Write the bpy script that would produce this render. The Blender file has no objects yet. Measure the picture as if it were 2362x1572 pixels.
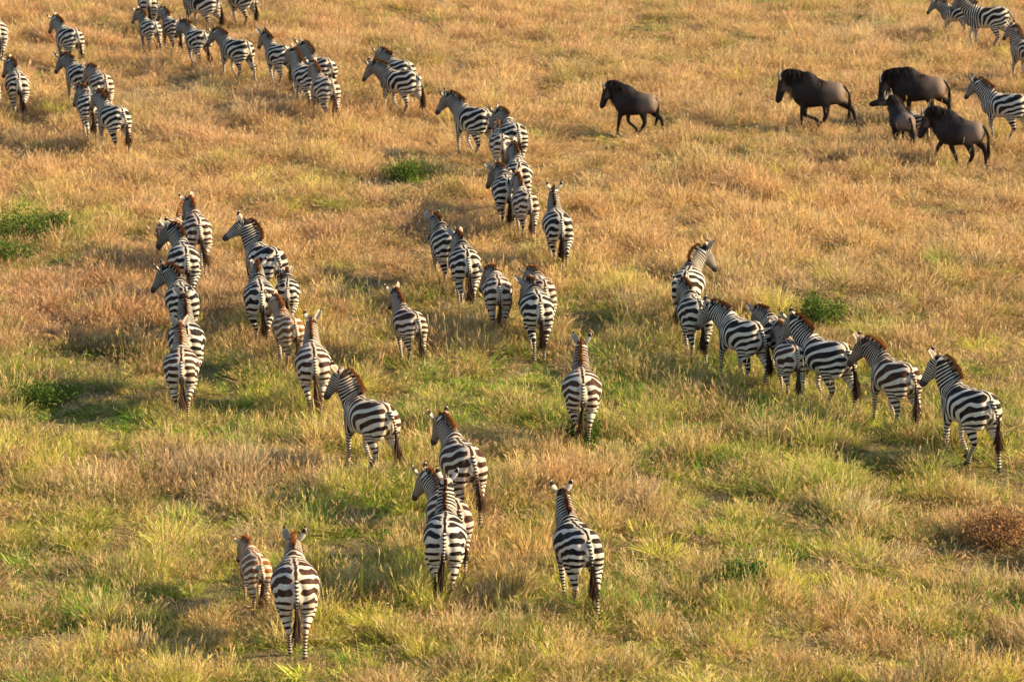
import bpy, math, random
import numpy as np
from mathutils import Vector

PI = math.pi
R = math.radians
scene = bpy.context.scene
COL = scene.collection

# ------------------------------------------------------------------ camera
CAM_H = 16.0
PITCH = 14.0
FPX = 7965.0                      # focal length in pixels of the 2362 px wide photograph
cam_d = bpy.data.cameras.new('camera')
cam = bpy.data.objects.new('camera', cam_d)
COL.objects.link(cam)
cam.location = (0, 0, CAM_H)
cam.rotation_euler = (R(90 - PITCH), 0, 0)
cam_d.sensor_width = 36
cam_d.lens = 36 * FPX / 2362
cam_d.clip_end = 3000
cam_d.dof.use_dof = True
cam_d.dof.focus_distance = 58
cam_d.dof.aperture_fstop = 2.6
scene.camera = cam

# ------------------------------------------------------------------ light
SUN_EL, SUN_AZ = 26.0, -2.0       # azimuth measured from +X towards +Y
w = bpy.data.worlds.new('World')
scene.world = w
w.use_nodes = True
wt = w.node_tree
sky = wt.nodes.new('ShaderNodeTexSky')
sky.sky_type = 'NISHITA'
sky.sun_disc = False
sky.sun_elevation = R(SUN_EL)
sky.sun_rotation = R(90 - SUN_AZ)
bg = wt.nodes['Background']
wt.links.new(sky.outputs[0], bg.inputs[0])
bg.inputs[1].default_value = 0.11
sun_d = bpy.data.lights.new('sun', 'SUN')
sun_d.energy = 5.0
sun_d.angle = R(0.6)
sun_d.color = (1.0, 0.79, 0.49)
sun = bpy.data.objects.new('sun', sun_d)
COL.objects.link(sun)
sd = Vector((math.cos(R(SUN_EL)) * math.cos(R(SUN_AZ)), math.cos(R(SUN_EL)) * math.sin(R(SUN_AZ)), math.sin(R(SUN_EL))))
sun.rotation_euler = sd.to_track_quat('Z', 'Y').to_euler()
sun.location = (40, 40, 40)
scene.view_settings.view_transform = 'Standard'
scene.view_settings.look = 'None'
scene.view_settings.exposure = 1.34
scene.view_settings.gamma = 1
scene.cycles.max_bounces = 6
scene.cycles.diffuse_bounces = 3
scene.cycles.glossy_bounces = 1
scene.cycles.transmission_bounces = 3
scene.cycles.transparent_max_bounces = 4

def at(px, py, z=0.0):
    """point of the plane at height z seen at a pixel of the photograph"""
    x, y = (px - 1181) / FPX, -(py - 786) / FPX
    c, s = math.cos(R(PITCH)), math.sin(R(PITCH))
    d = (x, c + y * s, -s + y * c)
    t = (z - CAM_H) / d[2]
    return d[0] * t, d[1] * t

# ------------------------------------------------------------------ noise for the lie of the land and the patches of grass
class Noise:
    def __init__(self, seed):
        r = np.random.RandomState(seed)
        self.t = r.rand(256, 256)
    def __call__(self, x, y):
        xi, yi = np.floor(x).astype(int), np.floor(y).astype(int)
        fx, fy = x - xi, y - yi
        fx, fy = fx * fx * (3 - 2 * fx), fy * fy * (3 - 2 * fy)
        t = self.t
        a, b = t[xi % 256, yi % 256], t[(xi + 1) % 256, yi % 256]
        c, d = t[xi % 256, (yi + 1) % 256], t[(xi + 1) % 256, (yi + 1) % 256]
        return (a * (1 - fx) + b * fx) * (1 - fy) + (c * (1 - fx) + d * fx) * fy
    def fbm(self, x, y, n=3):
        v, a, tot = 0, 1, 0
        for k in range(n):
            v = v + a * self(x * 2 ** k + 17.3 * k, y * 2 ** k + 9.1 * k)
            tot += a
            a *= .5
        return v / tot

N1, N2, N3, N4, N5 = [Noise(s) for s in (3, 11, 23, 41, 57)]

def sstep(a, b, x):
    t = np.clip((x - a) / (b - a), 0, 1)
    return t * t * (3 - 2 * t)

def ground_z(x, y):
    x, y = np.asarray(x, float), np.asarray(y, float)
    bump = (N1.fbm(x / 2.2, y / 2.2) - .5) * .36 + (N2(x / .7, y / .7) - .5) * .07
    return bump * np.clip(1 - (np.hypot(x, y - 85) - 75) / 40, 0, 1)

# ------------------------------------------------------------------ small node helpers
def new_mat(name):
    m = bpy.data.materials.new(name)
    m.use_nodes = True
    nt = m.node_tree
    nt.nodes.clear()
    out = nt.nodes.new('ShaderNodeOutputMaterial')
    return m, nt, out

def attr(nt, name, kind='GEOMETRY'):
    n = nt.nodes.new('ShaderNodeAttribute')
    n.attribute_name = name
    n.attribute_type = kind
    return n

def mth(nt, op, a, b=None, c=None, clamp=False):
    n = nt.nodes.new('ShaderNodeMath')
    n.operation = op
    n.use_clamp = clamp
    for i, v in enumerate((a, b, c)):
        if v is None:
            continue
        if isinstance(v, (int, float)):
            n.inputs[i].default_value = v
        else:
            nt.links.new(v, n.inputs[i])
    return n.outputs[0]

def ramp(nt, v, lo, hi, smooth=True):
    n = nt.nodes.new('ShaderNodeMapRange')
    n.interpolation_type = 'SMOOTHSTEP' if smooth else 'LINEAR'
    nt.links.new(v, n.inputs[0])
    n.inputs[1].default_value = lo
    n.inputs[2].default_value = hi
    return n.outputs[0]

def mixf(nt, f, a, b):
    n = nt.nodes.new('ShaderNodeMix')
    n.data_type = 'FLOAT'
    for i, v in ((0, f), (2, a), (3, b)):
        if isinstance(v, (int, float)):
            n.inputs[i].default_value = v
        else:
            nt.links.new(v, n.inputs[i])
    return n.outputs[0]

def mixc(nt, f, a, b, blend='MIX'):
    n = nt.nodes.new('ShaderNodeMix')
    n.data_type = 'RGBA'
    n.blend_type = blend
    for i, v in ((0, f), (6, a), (7, b)):
        if isinstance(v, (int, float)):
            n.inputs[i].default_value = v
        elif isinstance(v, tuple):
            n.inputs[i].default_value = (*v, 1)
        else:
            nt.links.new(v, n.inputs[i])
    return n.outputs[2]

def noise(nt, scale, detail=3, coord=None):
    n = nt.nodes.new('ShaderNodeTexNoise')
    n.inputs['Scale'].default_value = scale
    n.inputs['Detail'].default_value = detail
    if coord is not None:
        nt.links.new(coord, n.inputs['Vector'])
    return n.outputs['Fac']

def principled(nt, out, col, rough=.75, spec=.2, sheen=0):
    b = nt.nodes.new('ShaderNodeBsdfPrincipled')
    if isinstance(col, tuple):
        b.inputs['Base Color'].default_value = (*col, 1)
    else:
        nt.links.new(col, b.inputs['Base Color'])
    b.inputs['Roughness'].default_value = rough
    b.inputs['Specular IOR Level'].default_value = spec
    if sheen:
        b.inputs['Sheen Weight'].default_value = sheen
    nt.links.new(b.outputs[0], out.inputs[0])
    return b

def thin(nt, out, col, trans=.4):
    """hair and grass: part of the light passes through"""
    d = nt.nodes.new('ShaderNodeBsdfDiffuse')
    t = nt.nodes.new('ShaderNodeBsdfTranslucent')
    mx = nt.nodes.new('ShaderNodeMixShader')
    mx.inputs[0].default_value = trans
    for n in (d, t):
        if isinstance(col, tuple):
            n.inputs[0].default_value = (*col, 1)
        else:
            nt.links.new(col, n.inputs[0])
    nt.links.new(d.outputs[0], mx.inputs[1])
    nt.links.new(t.outputs[0], mx.inputs[2])
    nt.links.new(mx.outputs[0], out.inputs[0])

# ------------------------------------------------------------------ mesh helpers
def build(name, V, F, mat=None, parent=None, attrs=None, smooth=True, link=True):
    me = bpy.data.meshes.new(name)
    V = np.asarray(V, np.float32)
    if isinstance(F, np.ndarray):
        k = F.shape[1]
        me.vertices.add(len(V))
        me.vertices.foreach_set('co', V.ravel())
        me.loops.add(F.size)
        me.loops.foreach_set('vertex_index', F.astype(np.int32).ravel())
        me.polygons.add(len(F))
        me.polygons.foreach_set('loop_start', np.arange(0, F.size, k, dtype=np.int32))
        me.update(calc_edges=True)
    else:
        me.from_pydata(V.tolist(), [], F)
        me.update()
    if smooth:
        me.polygons.foreach_set('use_smooth', np.ones(len(me.polygons), bool))
    for k, v in (attrs or {}).items():
        a = me.attributes.new(k, 'FLOAT', 'POINT')
        a.data.foreach_set('value', np.asarray(v, np.float32))
    if mat:
        me.materials.append(mat)
    o = bpy.data.objects.new(name, me)
    if link:
        COL.objects.link(o)
    if parent is not None:
        o.parent = parent
    return o

def tag(o, label=None, cat=None, group=None, kind=None):
    for k, v in (('label', label), ('category', cat), ('group', group), ('kind', kind)):
        if v:
            o[k] = v
    return o

def catmull(P, m):
    """P (n,k) control rows -> smooth rows, m per span"""
    P = np.asarray(P, float)
    n = len(P)
    Q = np.vstack([2 * P[0] - P[1], P, 2 * P[-1] - P[-2]])
    out = []
    for i in range(n - 1):
        p0, p1, p2, p3 = Q[i:i + 4]
        for t in np.arange(m) / m:
            out.append(.5 * (2 * p1 + (p2 - p0) * t + (2 * p0 - 5 * p1 + 4 * p2 - p3) * t * t + (3 * p1 - p0 - 3 * p2 + p3) * t ** 3))
    out.append(P[-1])
    return np.array(out)

def tube(rows, lat, m=4, seg=16, cap=.8):
    """rows (x,y,z,r_side,r_other); lat = side direction (3,) or (n,3)"""
    rows = np.asarray(rows, float)
    lat = np.broadcast_to(np.asarray(lat, float), (len(rows), 3))
    D = catmull(np.hstack([rows, lat]), m)
    P, rs, ro, L = D[:, :3], D[:, 3], D[:, 4], D[:, 5:8]
    T = np.gradient(P, axis=0)
    T /= np.linalg.norm(T, axis=1)[:, None] + 1e-9
    # rounded ends
    r0, r1 = min(rs[0], ro[0]) * cap, min(rs[-1], ro[-1]) * cap
    pre = [(P[0] - T[0] * r0 * math.sin(a), math.cos(a)) for a in (R(65), R(35))]
    post = [(P[-1] + T[-1] * r1 * math.sin(a), math.cos(a)) for a in (R(35), R(65))]
    Ps = np.vstack([[p for p, _ in pre], P, [p for p, _ in post]])
    rs2 = np.concatenate([[rs[0] * c for _, c in pre], rs, [rs[-1] * c for _, c in post]])
    ro2 = np.concatenate([[ro[0] * c for _, c in pre], ro, [ro[-1] * c for _, c in post]])
    Ts = np.vstack([T[0], T[0], T, T[-1], T[-1]])
    Ls = np.vstack([L[0], L[0], L, L[-1], L[-1]])
    Ls = Ls - (Ls * Ts).sum(1)[:, None] * Ts
    Ls /= np.linalg.norm(Ls, axis=1)[:, None] + 1e-9
    Ns = np.cross(Ts, Ls)
    a = np.arange(seg) / seg * 2 * PI
    ring = (Ls[:, None, :] * (np.cos(a)[None, :, None] * rs2[:, None, None]) + Ns[:, None, :] * (np.sin(a)[None, :, None] * ro2[:, None, None]))
    V = (Ps[:, None, :] + ring).reshape(-1, 3)
    n = len(Ps)
    F = []
    for i in range(n - 1):
        for j in range(seg):
            k = (j + 1) % seg
            F.append((i * seg + j, i * seg + k, (i + 1) * seg + k, (i + 1) * seg + j))
    V = np.vstack([V, Ps[0] - Ts[0] * r0 * .12, Ps[-1] + Ts[-1] * r1 * .12])
    c0, c1 = n * seg, n * seg + 1
    for j in range(seg):
        k = (j + 1) % seg
        F.append((c0, k, j))
        F.append((c1, (n - 1) * seg + j, (n - 1) * seg + k))
    return V, F

def joinm(parts):
    V, F, o = [], [], 0
    for v, f in parts:
        V.append(v)
        F += [tuple(i + o for i in q) for q in f]
        o += len(v)
    return np.vstack(V), F

def voxel_skin(parts, size, iters=3):
    """one closed continuous surface round all the parts"""
    V, F = joinm(parts)
    o = build('work', V, F)
    md = o.modifiers.new('r', 'REMESH')
    md.mode = 'VOXEL'
    md.voxel_size = size
    dg = bpy.context.evaluated_depsgraph_get()
    dg.update()
    e = o.evaluated_get(dg)
    me = e.to_mesh()
    nv, nf = len(me.vertices), len(me.polygons)
    V = np.empty(nv * 3, np.float32)
    me.vertices.foreach_get('co', V)
    V = V.reshape(-1, 3).astype(float)
    L = np.empty(len(me.loops), np.int32)
    me.loops.foreach_get('vertex_index', L)
    ls = np.empty(nf, np.int32)
    lt = np.empty(nf, np.int32)
    me.polygons.foreach_get('loop_start', ls)
    me.polygons.foreach_get('loop_total', lt)
    E = np.empty(len(me.edges) * 2, np.int32)
    me.edges.foreach_get('vertices', E)
    E = E.reshape(-1, 2)
    e.to_mesh_clear()
    m = o.data
    bpy.data.objects.remove(o)
    bpy.data.meshes.remove(m)
    q = ls[lt == 4]
    Q = np.stack([L[q], L[q + 1], L[q + 2], L[q + 3]], 1)
    V = lap(V, E, iters, .5)
    return V, Q, E

def lap(A, E, iters, k=.5):
    n = len(A)
    deg = np.bincount(E.ravel(), minlength=n).astype(float)
    deg[deg == 0] = 1
    A = A.copy()
    for _ in range(iters):
        S = np.zeros_like(A)
        if A.ndim == 1:
            S = np.bincount(E[:, 0], A[E[:, 1]], n) + np.bincount(E[:, 1], A[E[:, 0]], n)
            A = A * (1 - k) + k * S / deg
        else:
            for c in range(A.shape[1]):
                S[:, c] = np.bincount(E[:, 0], A[E[:, 1], c], n) + np.bincount(E[:, 1], A[E[:, 0], c], n)
            A = A * (1 - k) + k * S / deg[:, None]
    return A

def vnormals(V, Q):
    a, b = V[Q[:, 2]] - V[Q[:, 0]], V[Q[:, 3]] - V[Q[:, 1]]
    n = np.cross(a, b)
    N = np.zeros_like(V)
    for i in range(4):
        for c in range(3):
            N[:, c] += np.bincount(Q[:, i], n[:, c], len(V))
    return N / (np.linalg.norm(N, axis=1)[:, None] + 1e-12)

def chain_near(V, P, rad, val):
    """for each vertex: min over segments of distance - radius, with the interpolated value there"""
    P, rad, val = map(lambda a: np.asarray(a, float), (P, rad, val))
    best = np.full(len(V), 1e9)
    out = np.zeros(len(V))
    for i in range(len(P) - 1):
        a, b = P[i], P[i + 1]
        d = b - a
        t = np.clip(((V - a) @ d) / (d @ d), 0, 1)
        q = a + t[:, None] * d
        dist = np.linalg.norm(V - q, axis=1) - (rad[i] * (1 - t) + rad[i + 1] * t)
        m = dist < best
        best[m] = dist[m]
        out[m] = (val[i] * (1 - t) + val[i + 1] * t)[m]
    return best, out

def blades(P, D, S, length, width, curve=None, rnd=None, levels=(0, .45, .8)):
    """thin tapering hairs: base P, direction D, side S, bending along curve"""
    n = len(P)
    if curve is None:
        curve = np.zeros((n, 3))
    rows, ts = [], []
    for t in levels:
        c = P + D * (length * t)[:, None] + curve * (t * t)
        wv = S * (width * (1 - t) ** .6 * .5)[:, None]
        rows += [c - wv, c + wv]
        ts += [t, t]
    rows.append(P + D * length[:, None] + curve)
    ts.append(1.0)
    m = len(rows)
    V = np.stack(rows, 1).reshape(-1, 3)
    base = np.arange(n)[:, None] * m
    fs = []
    for i in range(len(levels) - 1):
        fs.append(base + np.array([2 * i, 2 * i + 1, 2 * i + 3, 2 * i + 2]))
    k = 2 * (len(levels) - 1)
    fs.append(base + np.array([k, k + 1, k + 2, k + 2]))
    Q = np.vstack(fs)
    T = np.tile(np.array(ts), n)
    Rn = np.repeat(np.random.RandomState(n).rand(n) if rnd is None else rnd, m)
    return V, Q, T, Rn

def build_blades(name, V, Q, mat, parent=None, attrs=None, link=True):
    tri = Q[:, 2] == Q[:, 3]
    F = [tuple(q) for q in Q[~tri].tolist()] + [tuple(q[:3]) for q in Q[tri].tolist()]
    return build(name, V, F, mat, parent, attrs, smooth=False, link=link)

# ------------------------------------------------------------------ coats
def coat_material(name, white, dark, face):
    m, nt, out = new_mat(name)
    def stripe(ph, th):
        c = mth(nt, 'COSINE', mth(nt, 'MULTIPLY', attr(nt, ph).outputs['Fac'], 2 * PI))
        return ramp(nt, mth(nt, 'SUBTRACT', c, attr(nt, th).outputs['Fac']), -.16, .16)
    v = mixf(nt, attr(nt, 'legw').outputs['Fac'], stripe('phase', 'thr'), stripe('phase2', 'thr2'))
    y = attr(nt, 'ysym').outputs['Fac']
    blk = mth(nt, 'SUBTRACT', 1, ramp(nt, y, .017, .026))
    zone = mth(nt, 'MULTIPLY', attr(nt, 'dorsal').outputs['Fac'], mth(nt, 'SUBTRACT', 1, ramp(nt, y, .042, .056)))
    v = mixf(nt, zone, v, blk)
    tc = nt.nodes.new('ShaderNodeTexCoord')
    nz = noise(nt, 7, 4, tc.outputs['Object'])
    wcol = mixc(nt, ramp(nt, nz, .35, .7), white, tuple(c * k for c, k in zip(white, (.93, .86, .76))))
    fine = noise(nt, 90, 2, tc.outputs['Object'])
    wcol = mixc(nt, mth(nt, 'MULTIPLY', ramp(nt, fine, .4, .75), .22), wcol, tuple(c * .55 for c in white))
    dcol = mixc(nt, ramp(nt, nz, .4, .7), dark, tuple(c * 1.7 + .006 for c in dark))
    col = mixc(nt, v, wcol, dcol)
    col = mixc(nt, attr(nt, 'skin').outputs['Fac'], col, face)
    b = principled(nt, out, col, .75, .06)
    bp = nt.nodes.new('ShaderNodeBump')
    bp.inputs['Strength'].default_value = .25
    bp.inputs['Distance'].default_value = .01
    nt.links.new(fine, bp.inputs['Height'])
    nt.links.new(bp.outputs[0], b.inputs['Normal'])
    return m

COATS = {
    'black': coat_material('black_and_white_coat', (.50, .45, .37), (.012, .009, .008), (.05, .04, .036)),
    'brown': coat_material('brown_and_white_coat', (.50, .435, .345), (.034, .016, .010), (.06, .04, .03)),
    'foal': coat_material('russet_and_cream_coat', (.50, .42, .32), (.13, .054, .019), (.07, .045, .03)),
}

def mane_material(name, tip, white, dark):
    m, nt, out = new_mat(name)
    c = mth(nt, 'COSINE', mth(nt, 'MULTIPLY', attr(nt, 'phase').outputs['Fac'], 2 * PI))
    st = mixc(nt, ramp(nt, c, -.2, .2), white, dark)
    col = mixc(nt, ramp(nt, attr(nt, 'h').outputs['Fac'], .35, .8), st, tip)
    col = mixc(nt, mth(nt, 'MULTIPLY', attr(nt, 'rnd').outputs['Fac'], .6), col, (.05, .028, .016))
    thin(nt, out, col, .45)
    return m

MANES = {
    'black': mane_material('dark_brown_mane_hair', (.14, .050, .018), (.62, .5, .36), (.025, .018, .015)),
    'brown': mane_material('brown_mane_hair', (.30, .105, .030), (.62, .5, .36), (.05, .026, .016)),
    'foal': mane_material('russet_mane_hair', (.42, .155, .042), (.55, .4, .25), (.12, .05, .02)),
}

def hair_material(name, a, b, trans=.25):
    m, nt, out = new_mat(name)
    thin(nt, out, mixc(nt, attr(nt, 'rnd').outputs['Fac'], a, b), trans)
    return m

TUFT = {
    'black': hair_material('black_tail_hair', (.022, .015, .012), (.09, .05, .03)),
    'brown': hair_material('brown_tail_hair', (.045, .028, .02), (.20, .12, .075)),
    'foal': hair_material('russet_tail_hair', (.06, .03, .016), (.24, .11, .045)),
}

def plain(name, c, rough=.5, spec=.4):
    m, nt, out = new_mat(name)
    tc = nt.nodes.new('ShaderNodeTexCoord')
    nz = noise(nt, 30, 3, tc.outputs['Object'])
    principled(nt, out, mixc(nt, nz, c, tuple(x * .6 for x in c)), rough, spec)
    return m

HOOF = plain('hoof_horn', (.035, .028, .024), .6)
EYE = plain('dark_eye', (.012, .009, .008), .12, .6)
HORN = plain('weathered_horn', (.15, .12, .09), .5)

# ------------------------------------------------------------------ animals
def rot2(p, c, a):
    """rotate (x,z) points about c in the side plane; positive swings the lower end forward"""
    p = np.array(p, float)
    d = p - c
    ca, sa = math.cos(a), math.sin(a)
    return np.stack([c[0] + d[..., 0] * ca - d[..., 1] * sa, c[1] + d[..., 0] * sa + d[..., 1] * ca], -1)

def leg_points(rest, swing, bend, joint, hind):
    """rest: (x,z) joints from the top; the whole leg swings about the top, the part below joint folds"""
    p = rot2(rest, np.array(rest[0]), swing)
    if bend:
        p[joint + 1:] = rot2(p[joint + 1:], p[joint], -bend if not hind else -bend * .6)
        if hind:
            p[joint:] = rot2(p[joint:], p[joint - 1], bend * .5)
    return p

def neck_chain(base, steps, yaw, frac, dp):
    """points, lateral vectors"""
    P, L, yw = [np.array([base[0], 0, base[1]])], [], 0.0
    for (ln, pitch), f in zip(steps, frac):
        yw += yaw * f
        pt = R(pitch + dp)
        d = np.array([math.cos(pt) * math.cos(yw), math.cos(pt) * math.sin(yw), math.sin(pt)])
        L.append(np.array([-math.sin(yw), math.cos(yw), 0]))
        P.append(P[-1] + d * ln)
    L.append(L[-1])
    return np.array(P), np.array(L), yw

def quadruped(kind, yaw, dneck, dhead, phase, amp, rs, fat, voxel):
    """returns geometry of a posed zebra or wildebeest, standing at the origin, facing +X"""
    Z = kind == 'zebra'
    if Z:
        torso = [(-.70, 1.06, .07, .10), (-.665, 1.05, .155, .185), (-.57, 1.045, .235, .255), (-.42, 1.035, .268, .285),
                 (-.22, 1.005, .285 * fat, .285), (0, .975, .305 * fat, .300), (.2, .975, .285 * fat, .305), (.38, .99, .232, .315),
                 (.52, 1.0, .175, .28), (.62, 1.02, .11, .18)]
        nb, steps = (.42, 1.10), [(.16, 38), (.175, 47), (.155, 52), (.115, 44)]
        nrad = [(.180, .260), (.158, .224), (.134, .188), (.112, .156), (.092, .122)]
        head_len, hp = .50, -63
        head = [(-.03, .066, .085), (.07, .094, .128), (.17, .094, .132), (.28, .070, .098), (.38, .056, .072), (.44, .058, .068), (.48, .046, .054)]
    else:
        torso = [(-.60, .94, .08, .11), (-.56, .935, .16, .19), (-.46, .925, .225, .24), (-.28, .915, .25, .26),
                 (-.05, .905, .27 * fat, .295), (.15, .93, .27 * fat, .355), (.33, .98, .235, .40), (.47, 1.0, .185, .34), (.57, 1.02, .12, .22)]
        nb, steps = (.38, 1.08), [(.15, 44), (.14, 36), (.12, 24), (.08, 4)]
        nrad = [(.155, .29), (.135, .24), (.115, .195), (.10, .155), (.09, .12)]
        head_len, hp = .56, -74
        head = [(-.03, .080, .11), (.07, .105, .15), (.18, .095, .142), (.31, .074, .112), (.43, .068, .092), (.52, .076, .085), (.57, .060, .066)]
    parts = []
    tr = [(x, 0, z, w_, h) for x, z, w_, h in torso]
    parts.append(tube(tr, (0, 1, 0), 4, 28, .5))
    NP, NL, yw = neck_chain(nb, steps, yaw, (.18, .28, .28, .26), dneck)
    parts.append(tube([(*p, a, b) for p, (a, b) in zip(NP, nrad)], NL, 4, 20))
    # head
    hy = yw + yaw * .25
    ha = R(hp + dhead)
    hd = np.array([math.cos(ha) * math.cos(hy), math.cos(ha) * math.sin(hy), math.sin(ha)])
    hl = np.array([-math.sin(hy), math.cos(hy), 0])
    hup = -np.cross(hl, hd) * -1
    hup = np.cross(hd, hl)
    if hup[2] < 0:
        hup = -hup
    P0 = NP[-1]
    parts.append(tube([(*(P0 + hd * d - hup * (b - .10) * .6), a, b) for d, a, b in head], hl, 4, 18, .9))
    # legs
    if Z:
        hind = [(-.42, 1.02), (-.36, .80), (-.50, .60), (-.585, .47), (-.545, .26), (-.535, .13), (-.50, .05)]
        hr = [(.11, .20), (.125, .165), (.070, .095), (.042, .060), (.030, .036), (.036, .040), (.034, .040)]
        fore = [(.38, 1.0), (.33, .74), (.37, .57), (.375, .42), (.37, .24), (.37, .13), (.405, .05)]
        fr = [(.09, .15), (.085, .11), (.052, .062), (.043, .048), (.030, .033), (.035, .038), (.034, .040)]
        ys = ((.15, .165, .135, .112, .10, .095, .09), (.14, .145, .13, .115, .10, .095, .09))
    else:
        hind = [(-.36, .98), (-.32, .76), (-.44, .58), (-.52, .45), (-.48, .25), (-.47, .12), (-.44, .05)]
        hr = [(.10, .17), (.10, .135), (.066, .085), (.045, .058), (.034, .038), (.038, .042), (.036, .042)]
        fore = [(.36, .98), (.31, .72), (.34, .55), (.345, .40), (.34, .22), (.34, .12), (.37, .05)]
        fr = [(.09, .16), (.085, .11), (.056, .066), (.046, .050), (.034, .037), (.038, .042), (.036, .042)]
        ys = ((.13, .145, .125, .11, .10, .095, .09), (.12, .125, .115, .10, .095, .09, .09))
    legs, hooves = [], []
    for side in (1, -1):
        for hnd in (True, False):
            ph = phase + (0 if side > 0 else PI) + (0 if hnd else PI * .55)
            sw = amp * math.sin(ph)
            lift = max(0, math.cos(ph)) ** 2 * amp * 1.9
            rest = hind if hnd else fore
            p = leg_points(rest, sw, lift, 3, hnd)
            low = p[-1, 1] - .05
            if low > .03 and lift < .12:
                p[2:, 1] -= low * np.linspace(.3, 1, 5)
            yy = np.array(ys[0 if hnd else 1]) * side
            rr = hr if hnd else fr
            pts = np.stack([p[:, 0], yy, p[:, 1]], 1)
            rows = [(*q, a, b) for q, (a, b) in zip(pts, rr)]
            parts.append(tube(rows, (0, 1, 0), 4, 14, .8))
            legs.append((pts, [min(a, b) for a, b in rr], [q[1] for q in rest], hnd, side))
            hooves.append((pts[-1], pts[-1] - pts[-2]))
    if Z:   # fullness of the buttocks either side of the tail
        for side in (1, -1):
            parts.append(tube([(-.60, .12 * side, 1.10, .10, .10), (-.60, .135 * side, .95, .12, .115), (-.53, .15 * side, .80, .10, .12)], (0, 1, 0), 3, 14))
    V, Q, E = voxel_skin(parts, voxel)
    return dict(V=V, Q=Q, E=E, NP=NP, NL=NL, P0=P0, hd=hd, hl=hl, hup=hup, head_len=head_len, legs=legs, hooves=hooves, nrad=nrad, head=head)

def ear_mesh(base, up, lat, fwd, length, width, thick=.010):
    """leaf-shaped cupped ear: up = axis, lat = across, fwd = where the opening faces"""
    T = np.linspace(0, 1, 7)
    prof = np.array([.55, .85, 1.0, .98, .82, .5, .06]) * width
    A = np.linspace(-1, 1, 7)
    V, F = [], []
    for sgn in (0, 1):
        for t, w_ in zip(T, prof):
            for a in A:
                p = base + up * (t * length) + lat * (a * w_) + fwd * ((abs(a) ** 1.6) * w_ * .75 - sgn * thick)
                V.append(p)
    n, k = len(T), len(A)
    for s in (0, 1):
        o = s * n * k
        for i in range(n - 1):
            for j in range(k - 1):
                q = (o + i * k + j, o + i * k + j + 1, o + (i + 1) * k + j + 1, o + (i + 1) * k + j)
                F.append(q if s == 0 else q[::-1])
    o = n * k
    for i in range(n - 1):
        F.append((i * k, (i + 1) * k, o + (i + 1) * k, o + i * k))
        F.append((i * k + k - 1, o + i * k + k - 1, o + (i + 1) * k + k - 1, (i + 1) * k + k - 1))
    tv = np.tile(np.repeat(T, k), 2)
    back = np.repeat([0., 1.], n * k)
    return np.array(V), F, tv, back

def integ(knots):
    xs = np.linspace(knots[0][0], knots[-1][0], 600)
    fr = np.interp(xs, [k[0] for k in knots], [1 / k[1] for k in knots])
    return xs, np.concatenate([[0], np.cumsum((fr[1:] + fr[:-1]) / 2 * np.diff(xs))])

def hoof_meshes(g, parent):
    for p, d in g['hooves']:
        r = .052
        c = np.array([p[0] + .012, p[1], max(p[2] - .05, 0)])
        V, F = tube([(c[0] - .012, c[1], c[2] + .075, .036, .042), (c[0], c[1], c[2] + .04, .042, .050), (c[0] + .012, c[1], c[2] + .004, .046, .06)], (0, 1, 0), 2, 10, .2)
        build('hoof', V, F, HOOF, parent)

def eye_meshes(g, parent):
    for s in (1, -1):
        c = g['P0'] + g['hd'] * .13 + g['hl'] * (.072 * s) + g['hup'] * .035
        V, F = tube([(*(c - g['hd'] * .012), .018, .018), (*(c + g['hd'] * .012), .018, .018)], g['hl'], 2, 8)
        build('eye', V, F, EYE, parent)

def tail_path(base, swing, back, lens):
    """points hanging from base; swing sideways (rad), back = how far it stands off"""
    P = [np.array(base)]
    for i, ln in enumerate(lens):
        t = i / (len(lens) - 1)
        a = R(-35 - 55 * min(1, t * 2.2)) + back * (1 - t * .4)
        s = swing * (t ** 1.2)
        d = np.array([-math.cos(a), math.sin(s) * .9, math.sin(a) * math.cos(s)])
        P.append(P[-1] + d / np.linalg.norm(d) * ln)
    return np.array(P)

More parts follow.
